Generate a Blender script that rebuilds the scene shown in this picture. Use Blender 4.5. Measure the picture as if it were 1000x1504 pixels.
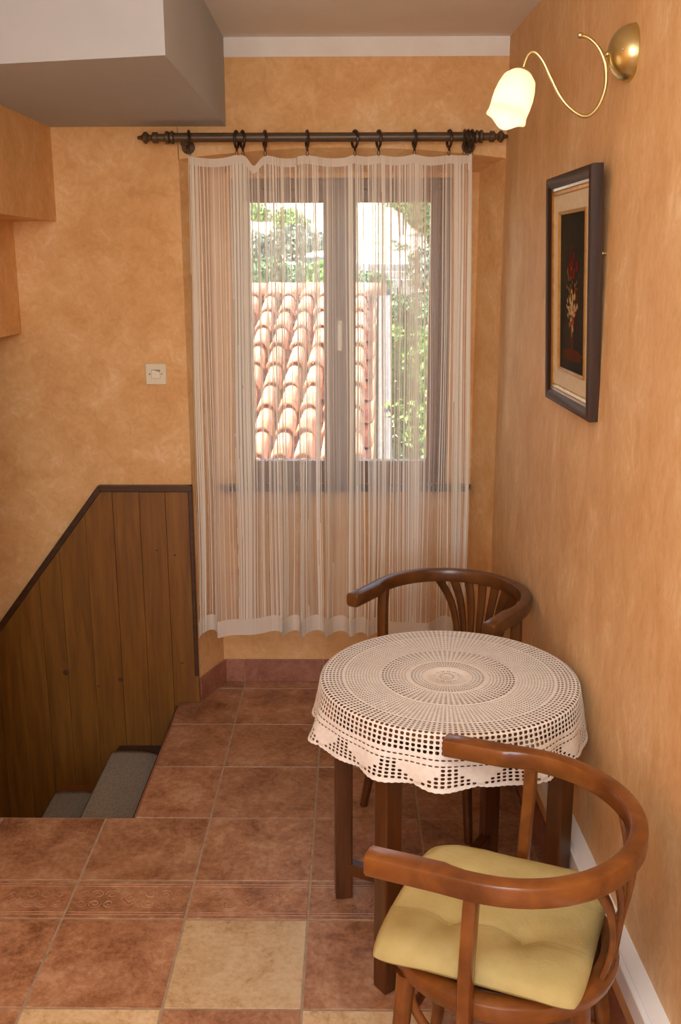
import bpy, bmesh, math, random
from math import sin, cos, pi, radians as rad, sqrt
from mathutils import Vector as V, Matrix, noise

scene = bpy.context.scene
COL = scene.collection
for o in list(bpy.data.objects):
    bpy.data.objects.remove(o)

# ------------------------------------------------------------------ camera
H = 1.7233
cam_d = bpy.data.cameras.new('camera')
cam = bpy.data.objects.new('camera', cam_d); COL.objects.link(cam)
cam_d.sensor_fit = 'VERTICAL'; cam_d.sensor_height = 36.0; cam_d.lens = 1463.28 / 1504 * 36
cam_d.clip_start = 0.05; cam_d.clip_end = 300
_p, _y, _r = 0.24562, -0.0115356, -0.0020158
_f = V((sin(_y) * cos(_p), cos(_y) * cos(_p), -sin(_p))); _rt = V((cos(_y), -sin(_y), 0)); _u = _rt.cross(_f)
_a = _rt * cos(_r) + _u * sin(_r); _b = _u * cos(_r) - _rt * sin(_r)
cam.matrix_world = Matrix(((_a.x, _b.x, -_f.x, 0), (_a.y, _b.y, -_f.y, 0), (_a.z, _b.z, -_f.z, H), (0, 0, 0, 1)))
scene.camera = cam

# ------------------------------------------------------------------ world, sun, rear fill, exposure
SKY = 0.8
SUN = 25.0
REAR = 42.0
CEIL = 43.0
LAMP = .13
scene.view_settings.view_transform = 'Standard'
scene.view_settings.look = 'None'
scene.view_settings.gamma = 1.0
scene.view_settings.exposure = 0.0
try: scene.view_settings.use_curve_mapping = False
except Exception: pass
scene.cycles.use_denoising = True
scene.cycles.max_bounces = 12
scene.cycles.transparent_max_bounces = 24
scene.cycles.sample_clamp_indirect = 6.0

world = bpy.data.worlds.new('sky'); scene.world = world; world.use_nodes = True
wn = world.node_tree.nodes; wl = world.node_tree.links
bg = wn.get('Background') or wn.new('ShaderNodeBackground')
sky = wn.new('ShaderNodeTexSky'); sky.sky_type = 'NISHITA'; sky.sun_disc = False
sky.sun_elevation = rad(52); sky.sun_rotation = rad(270)
wl.new(sky.outputs[0], bg.inputs[0]); bg.inputs[1].default_value = SKY

def light(name, kind, loc, energy, color, direction=None, **kw):
    d = bpy.data.lights.new(name, kind); d.energy = energy; d.color = color
    for k, v in kw.items(): setattr(d, k, v)
    o = bpy.data.objects.new(name, d); o.location = loc
    if direction is not None: o.rotation_euler = V(direction).to_track_quat('-Z', 'Y').to_euler()
    COL.objects.link(o); return o
light('sun', 'SUN', (0, 0, 12), SUN, (1, .95, .86), (.60, .03, -.78), angle=rad(.6))
# fill light added behind the camera, in an unseen opening of the rear wall
light('rear_fill_light', 'AREA', (-.35, -2.44, 1.72), REAR, (.93, .975, 1), (.0, 1, -.02), shape='RECTANGLE', size=1.45, size_y=1.35)

# ceiling lamp of the room, behind the camera
light('ceiling_lamp_light', 'POINT', (-.05, .55, 2.08), CEIL, (.97, .98, .97), shadow_soft_size=.32)

# ------------------------------------------------------------------ materials
def nodes_of(name):
    m = bpy.data.materials.new(name); m.use_nodes = True
    nt = m.node_tree; b = nt.nodes['Principled BSDF']
    return m, nt, b
def lin(c):
    return tuple(((x / 255) / 12.92 if x / 255 <= .04045 else ((x / 255 + .055) / 1.055) ** 2.4) for x in c) + (1,)
def ramp(nt, fac, stops):
    r = nt.nodes.new('ShaderNodeValToRGB')
    e = r.color_ramp.elements
    while len(e) < len(stops): e.new(.5)
    for i, (p, c) in enumerate(stops): e[i].position = p; e[i].color = c
    nt.links.new(fac, r.inputs[0]); return r.outputs[0]
def texnoise(nt, vec, scale, detail=4, rough=.6, dist=0):
    n = nt.nodes.new('ShaderNodeTexNoise'); n.inputs['Scale'].default_value = scale
    n.inputs['Detail'].default_value = detail; n.inputs['Roughness'].default_value = rough
    n.inputs['Distortion'].default_value = dist
    if vec is not None: nt.links.new(vec, n.inputs['Vector'])
    return n.outputs['Fac']
def coords(nt, world_pos=True, scale=(1, 1, 1), per_object=False):
    if world_pos: src = nt.nodes.new('ShaderNodeNewGeometry').outputs['Position']
    else: src = nt.nodes.new('ShaderNodeTexCoord').outputs['Object']
    if per_object:
        oi = nt.nodes.new('ShaderNodeObjectInfo'); mu = nt.nodes.new('ShaderNodeMath'); mu.operation = 'MULTIPLY'
        mu.inputs[1].default_value = 37.0; nt.links.new(oi.outputs['Random'], mu.inputs[0])
        ad = nt.nodes.new('ShaderNodeVectorMath'); ad.operation = 'ADD'
        nt.links.new(src, ad.inputs[0]); nt.links.new(mu.outputs[0], ad.inputs[1]); src = ad.outputs[0]
    mp = nt.nodes.new('ShaderNodeMapping'); mp.inputs['Scale'].default_value = scale
    nt.links.new(src, mp.inputs['Vector']); return mp.outputs[0]
def bump(nt, b, h, strength, dist=.01):
    n = nt.nodes.new('ShaderNodeBump'); n.inputs['Strength'].default_value = strength
    n.inputs['Distance'].default_value = dist
    nt.links.new(h, n.inputs['Height']); nt.links.new(n.outputs[0], b.inputs['Normal'])
def mat(name, cols, scale=6, rough=.5, stretch=(1, 1, 1), detail=5, dist=0, bmp=0, bscale=None, metallic=0, world_pos=False, per_object=False, spec=.5, coat=0, nrough=.6, lo=.3, hi=.7, bdist=.004):
    m, nt, b = nodes_of(name)
    v = coords(nt, world_pos, stretch, per_object)
    f = texnoise(nt, v, scale, detail, nrough, dist)
    n = len(cols)
    stops = [(lo + (hi - lo) * i / max(1, n - 1), lin(c)) for i, c in enumerate(cols)]
    nt.links.new(ramp(nt, f, stops), b.inputs['Base Color'])
    b.inputs['Roughness'].default_value = rough; b.inputs['Metallic'].default_value = metallic
    b.inputs['Specular IOR Level'].default_value = spec
    b.inputs['Coat Weight'].default_value = coat; b.inputs['Coat Roughness'].default_value = .15
    if bmp: bump(nt, b, texnoise(nt, v, bscale or scale, 6, .65), bmp, bdist)
    return m

def plaster(name, stops, stretch=(1, 1, 1)):
    m, nt, b = nodes_of(name)
    v = coords(nt, True, stretch)
    f1 = texnoise(nt, v, 5.5, 5, .58, .6); f2 = texnoise(nt, v, 26, 5, .7, 1.2)
    mx = nt.nodes.new('ShaderNodeMix'); mx.inputs[0].default_value = .45
    nt.links.new(f1, mx.inputs[2]); nt.links.new(f2, mx.inputs[3])
    nt.links.new(ramp(nt, mx.outputs[0], [(p, lin(c)) for p, c in stops]), b.inputs['Base Color'])
    b.inputs['Roughness'].default_value = .62; b.inputs['Specular IOR Level'].default_value = .3
    bump(nt, b, f2, .12, .006)
    return m

M = {}
M['peach'] = plaster('peach_sponged_plaster', [(.36, (217, 163, 103)), (.48, (229, 178, 118)), (.57, (236, 189, 132)), (.66, (243, 206, 158))])
M['peach_brushed'] = plaster('peach_brushed_plaster', [(.36, (213, 167, 115)), (.48, (223, 181, 129)), (.57, (230, 191, 141)), (.66, (240, 209, 166))], (1, 1.4, .8))
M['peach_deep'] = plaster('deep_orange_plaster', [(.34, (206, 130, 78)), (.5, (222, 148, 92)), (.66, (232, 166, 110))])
M['white_paint'] = mat('white_ceiling_paint', [(236, 230, 222), (242, 237, 230)], 3, .8, world_pos=True, bmp=.06, bscale=60)
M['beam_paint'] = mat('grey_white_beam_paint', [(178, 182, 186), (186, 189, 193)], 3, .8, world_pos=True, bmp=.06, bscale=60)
M['white_band'] = mat('white_band_paint', [(236, 228, 218), (244, 238, 230)], 8, .7, world_pos=True)
M['white_plastic'] = mat('white_ledge', [(246, 246, 246), (250, 250, 250)], 5, .35, world_pos=True)
M['grout'] = mat('tile_grout', [(164, 142, 120), (190, 168, 144)], 40, .9, world_pos=True)
def tile_mat(name, cols, rough=.38):
    m, nt, b = nodes_of(name)
    v = coords(nt, True, (1, 1, 1), True)
    f1 = texnoise(nt, v, 7, 8, .68, .5); f2 = texnoise(nt, v, 60, 4, .7)
    mx = nt.nodes.new('ShaderNodeMix'); mx.inputs[0].default_value = .36
    nt.links.new(f1, mx.inputs[2]); nt.links.new(f2, mx.inputs[3])
    col = ramp(nt, mx.outputs[0], [(.38 + .23 * i / (len(cols) - 1), lin(c)) for i, c in enumerate(cols)])
    hs = nt.nodes.new('ShaderNodeHueSaturation'); oi = nt.nodes.new('ShaderNodeObjectInfo')
    mr = nt.nodes.new('ShaderNodeMapRange'); mr.inputs[3].default_value = .9; mr.inputs[4].default_value = 1.1
    nt.links.new(oi.outputs['Random'], mr.inputs[0]); nt.links.new(mr.outputs[0], hs.inputs['Value'])
    nt.links.new(col, hs.inputs['Color']); nt.links.new(hs.outputs[0], b.inputs['Base Color'])
    rr = nt.nodes.new('ShaderNodeMapRange'); rr.inputs[3].default_value = rough - .1; rr.inputs[4].default_value = rough + .14
    nt.links.new(f1, rr.inputs[0]); nt.links.new(rr.outputs[0], b.inputs['Roughness'])
    b.inputs['Specular IOR Level'].default_value = .55
    bump(nt, b, mx.outputs[0], .2, .004)
    return m
M['terracotta'] = tile_mat('terracotta_glaze', [(128, 86, 60), (160, 113, 81), (180, 134, 101), (197, 158, 126)])
M['cream_tile'] = tile_mat('cream_glaze', [(184, 150, 106), (214, 184, 140), (226, 202, 160), (232, 212, 176)])
M['skirting'] = tile_mat('skirting_glaze', [(134, 84, 64), (158, 104, 82), (174, 120, 98)])
def wood(name, cols, rough=.35, axis='z', scale=9, coat=.3, spec=.5):
    st = {'z': (9, 9, .7), 'x': (.7, 9, 9), 'y': (9, .7, 9), 'xy': (3, 3, 3)}[axis]
    return mat(name, cols, scale, rough, st, 6, .5, .08, None, coat=coat, per_object=True, spec=spec, lo=.28, hi=.72)
M['chair_wood'] = wood('bentwood_brown', [(86, 46, 17), (120, 68, 26), (142, 86, 37)], .3, 'xy', 4)
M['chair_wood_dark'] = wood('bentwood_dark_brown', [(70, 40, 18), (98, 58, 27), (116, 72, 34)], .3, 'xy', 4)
M['seat_wood'] = wood('seat_wood', [(78, 48, 24), (110, 72, 38), (128, 88, 50)], .35, 'x', 5)
M['table_wood'] = wood('table_dark_wood', [(58, 30, 10), (82, 44, 16), (100, 56, 22)], .32, 'z', 5)
M['tabletop_wood'] = wood('tabletop_wood', [(96, 52, 20), (118, 68, 28), (132, 78, 34)], .3, 'x', 5)
M['plank'] = wood('honey_pine_plank', [(110, 68, 20), (130, 84, 27), (146, 98, 35)], .42, 'z', 4, .15)
M['cap_wood'] = wood('dark_cap_wood', [(56, 34, 18), (74, 46, 24), (86, 56, 30)], .4, 'x', 5, .2)
M['knot'] = mat('pine_knot', [(70, 40, 12), (96, 58, 20)], 60, .5)
M['stair_wood'] = wood('stair_wood', [(120, 66, 24), (146, 84, 34)], .4, 'y', 5)
M['riser_dark'] = mat('dark_riser', [(58, 42, 32), (76, 56, 42)], 30, .8)
M['carpet'] = mat('grey_stair_carpet', [(140, 134, 122), (164, 158, 146), (184, 178, 164)], 160, .95, bmp=.9, bscale=260, spec=.1)
M['window_wood'] = wood('window_brown_wood', [(92, 56, 32), (114, 72, 44), (126, 84, 54)], .45, 'z', 6, .1)
M['sill_wood'] = wood('dark_sill', [(70, 58, 54), (88, 74, 68)], .3, 'x', 4)
M['rod'] = mat('dark_bronze_wood', [(76, 58, 38), (98, 76, 50)], 12, .38, (2, 14, 14), spec=.5)
M['ring'] = mat('dark_ring_wood', [(40, 26, 16), (58, 38, 24)], 20, .35)
M['wire'] = mat('dark_wire', [(46, 36, 26), (60, 48, 36)], 10, .35, metallic=.8)
M['brass'] = mat('satin_brass', [(204, 188, 130), (220, 206, 152)], 14, .3, metallic=1)
M['steel'] = mat('screw_steel', [(120, 116, 104), (140, 136, 124)], 14, .35, metallic=.9)
M['plate'] = mat('cream_switch_plastic', [(226, 216, 186), (234, 224, 196)], 6, .35)
M['well'] = mat('switch_shadow_gap', [(150, 140, 116), (160, 150, 126)], 6, .5)
M['cream_handle'] = mat('cream_handle_plastic', [(226, 214, 190), (236, 226, 204)], 6, .35)
M['yarn'] = mat('white_crochet_cotton', [(240, 235, 228), (247, 243, 237), (252, 250, 246)], 70, .85, bmp=.5, bscale=240, spec=.15)
M['cushion'] = mat('olive_yellow_cotton', [(176, 160, 106), (186, 171, 115), (196, 182, 128)], 9, .85, (1, 1, 1), bmp=.25, bscale=140, spec=.15)
M['seam'] = mat('yellow_piping', [(158, 142, 90), (168, 152, 98)], 30, .85)
M['frame_dark'] = wood('picture_frame_dark', [(40, 24, 15), (56, 35, 22), (70, 46, 30)], .5, 'z', 5, .0, .22)
M['frame_rust'] = wood('picture_frame_rust', [(86, 44, 16), (110, 60, 24)], .3, 'z', 5, .5)
M['gold'] = mat('gold_leaf', [(190, 150, 84), (220, 184, 116)], 40, .3, metallic=.85)
M['linen'] = mat('linen_mat', [(214, 200, 170), (226, 212, 184)], 80, .85, bmp=.2)
M['canvas'] = mat('dark_canvas', [(32, 30, 20), (46, 40, 26), (58, 44, 30)], 7, .85, bmp=.2, bscale=90, spec=.12)
M['roof_tile'] = mat('orange_roof_tile', [(178, 110, 74), (204, 140, 104), (222, 166, 132), (226, 184, 156)], 5, .8, per_object=True, lo=.25, hi=.75)
M['roof_dark'] = mat('old_mortar_underlay', [(92, 80, 72), (120, 106, 96)], 12, .9)
M['mortar'] = mat('grey_mortar', [(92, 90, 88), (124, 120, 116)], 16, .9, bmp=.4)
M['ground'] = mat('dry_pale_earth', [(176, 160, 130), (206, 194, 168), (224, 214, 194)], 1.2, .95, world_pos=True, bmp=.3, bscale=6)
M['stone'] = mat('grey_field_stone', [(130, 126, 122), (164, 160, 156), (186, 182, 178)], 7, .9, per_object=True, bmp=.4)
M['ext_plaster'] = mat('exterior_plaster', [(206, 196, 180), (220, 212, 198)], 4, .9)
def leaf_mat(name, cols):
    m, nt, b = nodes_of(name)
    v = coords(nt, True, (1, 1, 1))
    f = texnoise(nt, v, 9, 4, .7)
    nt.links.new(ramp(nt, f, [(.3 + .4 * i / (len(cols) - 1), lin(c)) for i, c in enumerate(cols)]), b.inputs['Base Color'])
    b.inputs['Roughness'].default_value = .6
    return m
M['leaf_bright'] = leaf_mat('bright_green_leaf', [(70, 104, 40), (112, 148, 62), (152, 182, 96)])
M['leaf_mid'] = leaf_mat('mid_green_leaf', [(58, 86, 50), (92, 122, 74), (124, 150, 100)])
M['leaf_olive'] = leaf_mat('olive_grey_leaf', [(88, 100, 84), (120, 132, 110), (150, 160, 140)])

def glass_mat():
    m = bpy.data.materials.new('window_glass'); m.use_nodes = True; nt = m.node_tree; nt.nodes.clear()
    out = nt.nodes.new('ShaderNodeOutputMaterial'); tr = nt.nodes.new('ShaderNodeBsdfTransparent'); gl = nt.nodes.new('ShaderNodeBsdfGlossy')
    gl.inputs['Roughness'].default_value = .02; fr = nt.nodes.new('ShaderNodeFresnel'); fr.inputs[0].default_value = 1.45
    mx = nt.nodes.new('ShaderNodeMixShader'); tr.inputs[0].default_value = (.97, .985, .975, 1)
    nt.links.new(fr.outputs[0], mx.inputs[0]); nt.links.new(tr.outputs[0], mx.inputs[1]); nt.links.new(gl.outputs[0], mx.inputs[2])
    nt.links.new(mx.outputs[0], out.inputs[0]); return m
M['glass'] = glass_mat()

def sheer(name, base, amount, stripes=True, tint=(248, 242, 232)):
    """woven sheer: open weave = transparent share, yarn = diffuse + translucent share"""
    m = bpy.data.materials.new(name); m.use_nodes = True; nt = m.node_tree; nt.nodes.clear()
    out = nt.nodes.new('ShaderNodeOutputMaterial'); tr = nt.nodes.new('ShaderNodeBsdfTransparent')
    df = nt.nodes.new('ShaderNodeBsdfDiffuse'); tl = nt.nodes.new('ShaderNodeBsdfTranslucent')
    df.inputs[0].default_value = lin(tint); tl.inputs[0].default_value = lin(tint)
    cl = nt.nodes.new('ShaderNodeMixShader'); cl.inputs[0].default_value = .32
    nt.links.new(df.outputs[0], cl.inputs[1]); nt.links.new(tl.outputs[0], cl.inputs[2])
    mx = nt.nodes.new('ShaderNodeMixShader'); nt.links.new(tr.outputs[0], mx.inputs[1]); nt.links.new(cl.outputs[0], mx.inputs[2])
    if stripes:
        uv = nt.nodes.new('ShaderNodeUVMap'); mp = nt.nodes.new('ShaderNodeMapping'); mp.inputs['Scale'].default_value = (1, .006, 1)
        nt.links.new(uv.outputs[0], mp.inputs[0])
        n1 = texnoise(nt, mp.outputs[0], 95, 3, .8)
        mr = nt.nodes.new('ShaderNodeMapRange'); mr.inputs[1].default_value = .5; mr.inputs[2].default_value = .72
        mr.inputs[3].default_value = base; mr.inputs[4].default_value = amount
        nt.links.new(n1, mr.inputs[0])
        n2 = texnoise(nt, mp.outputs[0], 17, 2, .6)
        m2 = nt.nodes.new('ShaderNodeMapRange'); m2.inputs[1].default_value = .36; m2.inputs[2].default_value = .66
        m2.inputs[3].default_value = -.13; m2.inputs[4].default_value = .2
        nt.links.new(n2, m2.inputs[0])
        ad = nt.nodes.new('ShaderNodeMath'); ad.operation = 'ADD'; ad.use_clamp = True
        nt.links.new(mr.outputs[0], ad.inputs[0]); nt.links.new(m2.outputs[0], ad.inputs[1]); nt.links.new(ad.outputs[0], mx.inputs[0])
    else: mx.inputs[0].default_value = amount
    nt.links.new(mx.outputs[0], out.inputs[0]); return m
M['sheer'] = sheer('sheer_striped_voile', .27, .68)
M['sheer_hem'] = sheer('doubled_voile_hem', .0, .8, False)
M['thread'] = sheer('white_thread', 0, .96, False, (248, 242, 230))
M['thread_brown'] = sheer('beige_thread', 0, .8, False, (160, 138, 112))

def shade_mat():
    m, nt, b = nodes_of('frosted_glass_shade')
    b.inputs['Base Color'].default_value = lin((255, 248, 236)); b.inputs['Roughness'].default_value = .35
    b.inputs['Emission Color'].default_value = (1, .82, .56, 1); b.inputs['Emission Strength'].default_value = .22
    b.inputs['Subsurface Weight'].default_value = 0
    tl = nt.nodes.new('ShaderNodeBsdfTranslucent'); tl.inputs[0].default_value = (1, .92, .78, 1)
    mx = nt.nodes.new('ShaderNodeMixShader'); mx.inputs[0].default_value = .5
    out = nt.nodes['Material Output']
    nt.links.new(b.outputs[0], mx.inputs[1]); nt.links.new(tl.outputs[0], mx.inputs[2]); nt.links.new(mx.outputs[0], out.inputs[0])
    return m
M['shade'] = shade_mat()
def emit(name, col, s):
    m, nt, b = nodes_of(name); b.inputs['Emission Color'].default_value = col; b.inputs['Emission Strength'].default_value = s
    b.inputs['Base Color'].default_value = (.8, .8, .8, 1); return m
M['bulb'] = emit('lit_bulb', (1, .85, .6, 1), 2.2)
def flat(name, c, rough=.5): return mat(name, [c, tuple(min(255, int(x * 1.12) + 3) for x in c)], 30, .9, spec=.1)
PAINT = [flat('paint_' + n, c) for n, c in (('crimson', (104, 24, 16)), ('cream', (176, 150, 108)), ('ochre', (130, 92, 40)), ('leaf', (52, 54, 28)), ('rust', (84, 42, 20)), ('rose', (150, 80, 58)))]

# ------------------------------------------------------------------ mesh helpers
class MB:
    def __init__(s): s.v = []; s.f = []; s.uv = None
    def add(s, vs, fs):
        b = len(s.v); s.v += [tuple(x) for x in vs]; s.f += [tuple(i + b for i in f) for f in fs]; return s
    def box(s, lo, hi, mtx=None):
        x0, y0, z0 = lo; x1, y1, z1 = hi
        vs = [V(p) for p in ((x0, y0, z0), (x1, y0, z0), (x1, y1, z0), (x0, y1, z0), (x0, y0, z1), (x1, y0, z1), (x1, y1, z1), (x0, y1, z1))]
        if mtx: vs = [mtx @ p for p in vs]
        return s.add(vs, [(0, 3, 2, 1), (4, 5, 6, 7), (0, 1, 5, 4), (1, 2, 6, 5), (2, 3, 7, 6), (3, 0, 4, 7)])
    def prism(s, pts, z0, z1):
        n = len(pts)
        a = sum(pts[i][0] * pts[(i + 1) % n][1] - pts[(i + 1) % n][0] * pts[i][1] for i in range(n))
        if a < 0: pts = pts[::-1]
        vs = [(p[0], p[1], z0) for p in pts] + [(p[0], p[1], z1) for p in pts]
        return s.add(vs, [tuple(range(n))[::-1], tuple(range(n, 2 * n))] + [(i, (i + 1) % n, n + (i + 1) % n, n + i) for i in range(n)])
    def sweep(s, path, secs, up=V((0, 0, 1)), caps=True, closed=False):
        """path: points, secs: one list of (side, up) offsets or a list of such lists"""
        path = [V(p) for p in path]; n = len(path)
        if not isinstance(secs[0][0], (list, tuple)): secs = [secs] * n
        k = len(secs[0]); b = len(s.v); prev = None
        for i, p in enumerate(path):
            if closed: t = path[(i + 1) % n] - path[i - 1]
            else: t = path[min(n - 1, i + 1)] - path[max(0, i - 1)]
            t.normalize()
            sd = t.cross(up)
            if sd.length < .05: sd = prev.copy() if prev else t.cross(V((0, 1, .01)))
            sd.normalize(); prev = sd; u2 = sd.cross(t)
            for a, c in secs[i]: s.v.append(tuple(p + sd * a + u2 * c))
        m = n if closed else n - 1
        for i in range(m):
            i2 = (i + 1) % n
            for j in range(k):
                j2 = (j + 1) % k
                s.f.append((b + i * k + j, b + i * k + j2, b + i2 * k + j2, b + i2 * k + j))
        if caps and not closed:
            s.f.append(tuple(b + j for j in range(k))[::-1]); s.f.append(tuple(b + (n - 1) * k + j for j in range(k)))
        return s
    def tube(s, path, r, n=10, **kw):
        rs = r if isinstance(r, (list, tuple)) else [r] * len(path)
        return s.sweep(path, [[(q * cos(2 * pi * j / n), q * sin(2 * pi * j / n)) for j in range(n)] for q in rs], **kw)
    def lathe(s, prof, origin, axis=(0, 0, 1), n=24, caps=True):
        """prof: list of (radius, distance along axis)"""
        ax = V(axis).normalized(); x = ax.orthogonal().normalized(); y = ax.cross(x); o = V(origin); b = len(s.v)
        for r, h in prof:
            for j in range(n):
                a = 2 * pi * j / n; s.v.append(tuple(o + ax * h + (x * cos(a) + y * sin(a)) * r))
        for i in range(len(prof) - 1):
            for j in range(n):
                j2 = (j + 1) % n; s.f.append((b + i * n + j, b + i * n + j2, b + (i + 1) * n + j2, b + (i + 1) * n + j))
        if caps:
            s.f.append(tuple(b + j for j in range(n))[::-1]); s.f.append(tuple(b + (len(prof) - 1) * n + j for j in range(n)))
        return s
    def grid(s, pts):
        b = len(s.v); r = len(pts); c = len(pts[0])
        for row in pts: s.v += [tuple(p) for p in row]
        for i in range(r - 1):
            for j in range(c - 1): s.f.append((b + i * c + j, b + i * c + j + 1, b + (i + 1) * c + j + 1, b + (i + 1) * c + j))
        return s
    def mesh(s, name, m, smooth=False, uv=None):
        me = bpy.data.meshes.new(name); me.from_pydata(s.v, [], s.f); me.update()
        for mm in (m if isinstance(m, list) else [m]): me.materials.append(mm)
        if smooth: me.shade_smooth()
        if uv is not None:
            l = me.uv_layers.new(name='UVMap')
            for lp in me.loops: l.data[lp.index].uv = uv[lp.vertex_index]
        return me
    def build(s, name, m, parent=None, smooth=False, bevel=0, loc=None, uv=None, fix=True):
        me = s.mesh(name, m, smooth, uv)
        if fix:
            bm = bmesh.new(); bm.from_mesh(me); bmesh.ops.recalc_face_normals(bm, faces=bm.faces); bm.to_mesh(me); bm.free()
        return link(name, me, parent, bevel, smooth, loc)
def link(name, me, parent=None, bevel=0, smooth=False, loc=None):
    o = bpy.data.objects.new(name, me); COL.objects.link(o)
    if loc: o.location = loc
    if parent: o.parent = parent
    if bevel:
        bv = o.modifiers.new('bevel', 'BEVEL'); bv.width = bevel; bv.segments = 2; bv.limit_method = 'ANGLE'; bv.angle_limit = rad(40)
        bv.harden_normals = False
    if smooth:
        try: me.set_sharp_from_angle(angle=rad(38))
        except Exception: pass
    return o
def tag(o, label=None, cat=None, group=None, kind=None):
    if label: o['label'] = label
    if cat: o['category'] = cat
    if group: o['group'] = group
    if kind: o['kind'] = kind
    return o
def thing(name, label, cat, loc=(0, 0, 0), rz=0, group=None):
    o = bpy.data.objects.new(name, None); COL.objects.link(o); o.location = loc; o.rotation_euler = (0, 0, rz)
    o.empty_display_size = .05
    return tag(o, label, cat, group)
def structure(name, label, cat, loc=(0, 0, 0)):
    o = bpy.data.objects.new(name, None); COL.objects.link(o); o.location = loc; o.empty_display_size = .05
    return tag(o, label, cat, kind='structure')
def copy_tree(o, parent=None):
    c = o.copy(); COL.objects.link(c)
    if parent: c.parent = parent; c.matrix_parent_inverse = o.matrix_parent_inverse.copy()
    for ch in list(o.children): copy_tree(ch, c)
    return c
def rsec(w, h, r=.2):
    """rounded rectangle section"""
    a = w / 2; b = h / 2; q = min(w, h) * r; k = q * .3
    return [(a, b - q), (a - k, b - k), (a - q, b), (-a + q, b), (-a + k, b - k), (-a, b - q), (-a, -b + q), (-a + k, -b + k), (-a + q, -b), (a - q, -b), (a - k, -b + k), (a, -b + q)]
def bez(p0, p1, p2, n):
    p0, p1, p2 = V(p0), V(p1), V(p2)
    return [p0 * (1 - t) ** 2 + p1 * 2 * t * (1 - t) + p2 * t * t for t in [i / n for i in range(n + 1)]]
def catmull(pts, k=6):
    pts = [V(p) for p in pts]; out = []
    P = [pts[0] * 2 - pts[1]] + pts + [pts[-1] * 2 - pts[-2]]
    for i in range(1, len(P) - 2):
        for j in range(k):
            t = j / k; a, b, c, d = P[i - 1], P[i], P[i + 1], P[i + 2]
            out.append(.5 * ((2 * b) + (c - a) * t + (2 * a - 5 * b + 4 * c - d) * t * t + (3 * b - a - 3 * c + d) * t ** 3))
    out.append(pts[-1]); return out
def clip_rect(poly, x0, x1, y0, y1):
    def cut(P, f, g):
        out = []
        for i in range(len(P)):
            a, b = P[i], P[(i + 1) % len(P)]; fa, fb = f(a), f(b)
            if fa >= 0: out.append(a)
            if (fa >= 0) != (fb >= 0):
                t = fa / (fa - fb); out.append((a[0] + t * (b[0] - a[0]), a[1] + t * (b[1] - a[1])))
        return out
    for f in (lambda p: p[0] - x0, lambda p: x1 - p[0], lambda p: p[1] - y0, lambda p: y1 - p[1]):
        poly = cut(poly, f, None)
        if len(poly) < 3: return []
    return poly

# ------------------------------------------------------------------ room shell
T = .333; BD = .1725; GX, GY = -.7837, 2.8474   # floor tile grid
YF, YB, ZC = 3.72, 3.925, 2.475        # plane of the back wall, plane of the window recess, ceiling
XL, YR = -2.2, -2.5
RX = lambda y: .543 + .034 * (YF - y)  # right wall, very slightly out of square
NXL, NXR = -.538, .477                 # recess corners

# back wall left of the recess, and the part over the recess with a slightly arched lower edge
b = MB().box((XL - .2, YF, -1.6), (-.613, YF + .4, 2.6))
tag(b.build('wall_back', M['peach']), 'sponged peach plaster wall left of the window recess', 'wall', kind='structure')
arch = [(-.615 + 1.158 * i / 16, 2.078 + .038 * (1 - ((i - 8) / 8) ** 2)) for i in range(17)]
def soffit(x): return 2.052
b = MB()
vs = []
for x, z in arch: vs += [(x, YF, z), (x, YF, 2.6), (x, YB + .01, 2.046), (x, YB + .01, 2.6)]
fs = []
for i in range(16):
    a = i * 4; c = a + 4
    fs += [(a, c, c + 1, a + 1), (a, a + 2, c + 2, c), (a + 2, a + 3, c + 3, c + 2), (a + 1, c + 1, c + 3, a + 3)]
fs += [(0, 1, 3, 2), (64, 66, 67, 65)]
tag(b.add(vs, fs).build('wall_recess_head', M['peach']), 'peach plaster head over the window recess with a shallow arched edge', 'wall', kind='structure')
# splayed reveals
tag(MB().prism([(-.615, YF), (NXL, YB), (NXL, YB + .1), (-.7, YB + .1), (-.7, YF + .001)], -.05, 2.12).build('wall_recess_left', M['peach']), 'splayed peach plaster reveal on the left of the window', 'wall', kind='structure')
tag(MB().prism([(.543, YF), (NXR, YB), (NXR, YB + .1), (.75, YB + .1), (.75, YF)], -.05, 2.12).build('wall_recess_right', M['peach']), 'splayed peach plaster reveal between curtain and right wall', 'wall', kind='structure')
# recess back wall with window opening
WX0, WX1, WZ0, WZ1 = -.455, .378, .855, 2.03
b = MB()
for lo, hi in (((-.9, YB, -.05), (WX0, YB + .2, 2.6)), ((WX1, YB, -.05), (.9, YB + .2, 2.6)), ((WX0, YB, -.05), (WX1, YB + .2, WZ0)), ((WX0, YB, WZ1), (WX1, YB + .2, 2.6))): b.box(lo, hi)
tag(b.build('wall_window', M['peach']), 'peach plaster wall around and below the window', 'wall', kind='structure')
# right wall
y0, y1 = YR - .2, YB + .2
b = MB().prism([(RX(y0), y0), (RX(y0) + .25, y0), (RX(y1) + .25, y1), (RX(y1), y1)], -.05, 2.6)
tag(b.build('wall_right', M['peach_brushed']), 'brushed peach plaster wall on the right', 'wall', kind='structure')
tag(MB().box((XL - .2, YR - .2, -1.6), (XL, YF + .2, 2.6)).box((XL, YR - .2, -.06), (-1.17, GY - .05, 2.6)).build('wall_left', M['peach']), 'peach plaster wall out of view on the left', 'wall', kind='structure')
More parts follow.
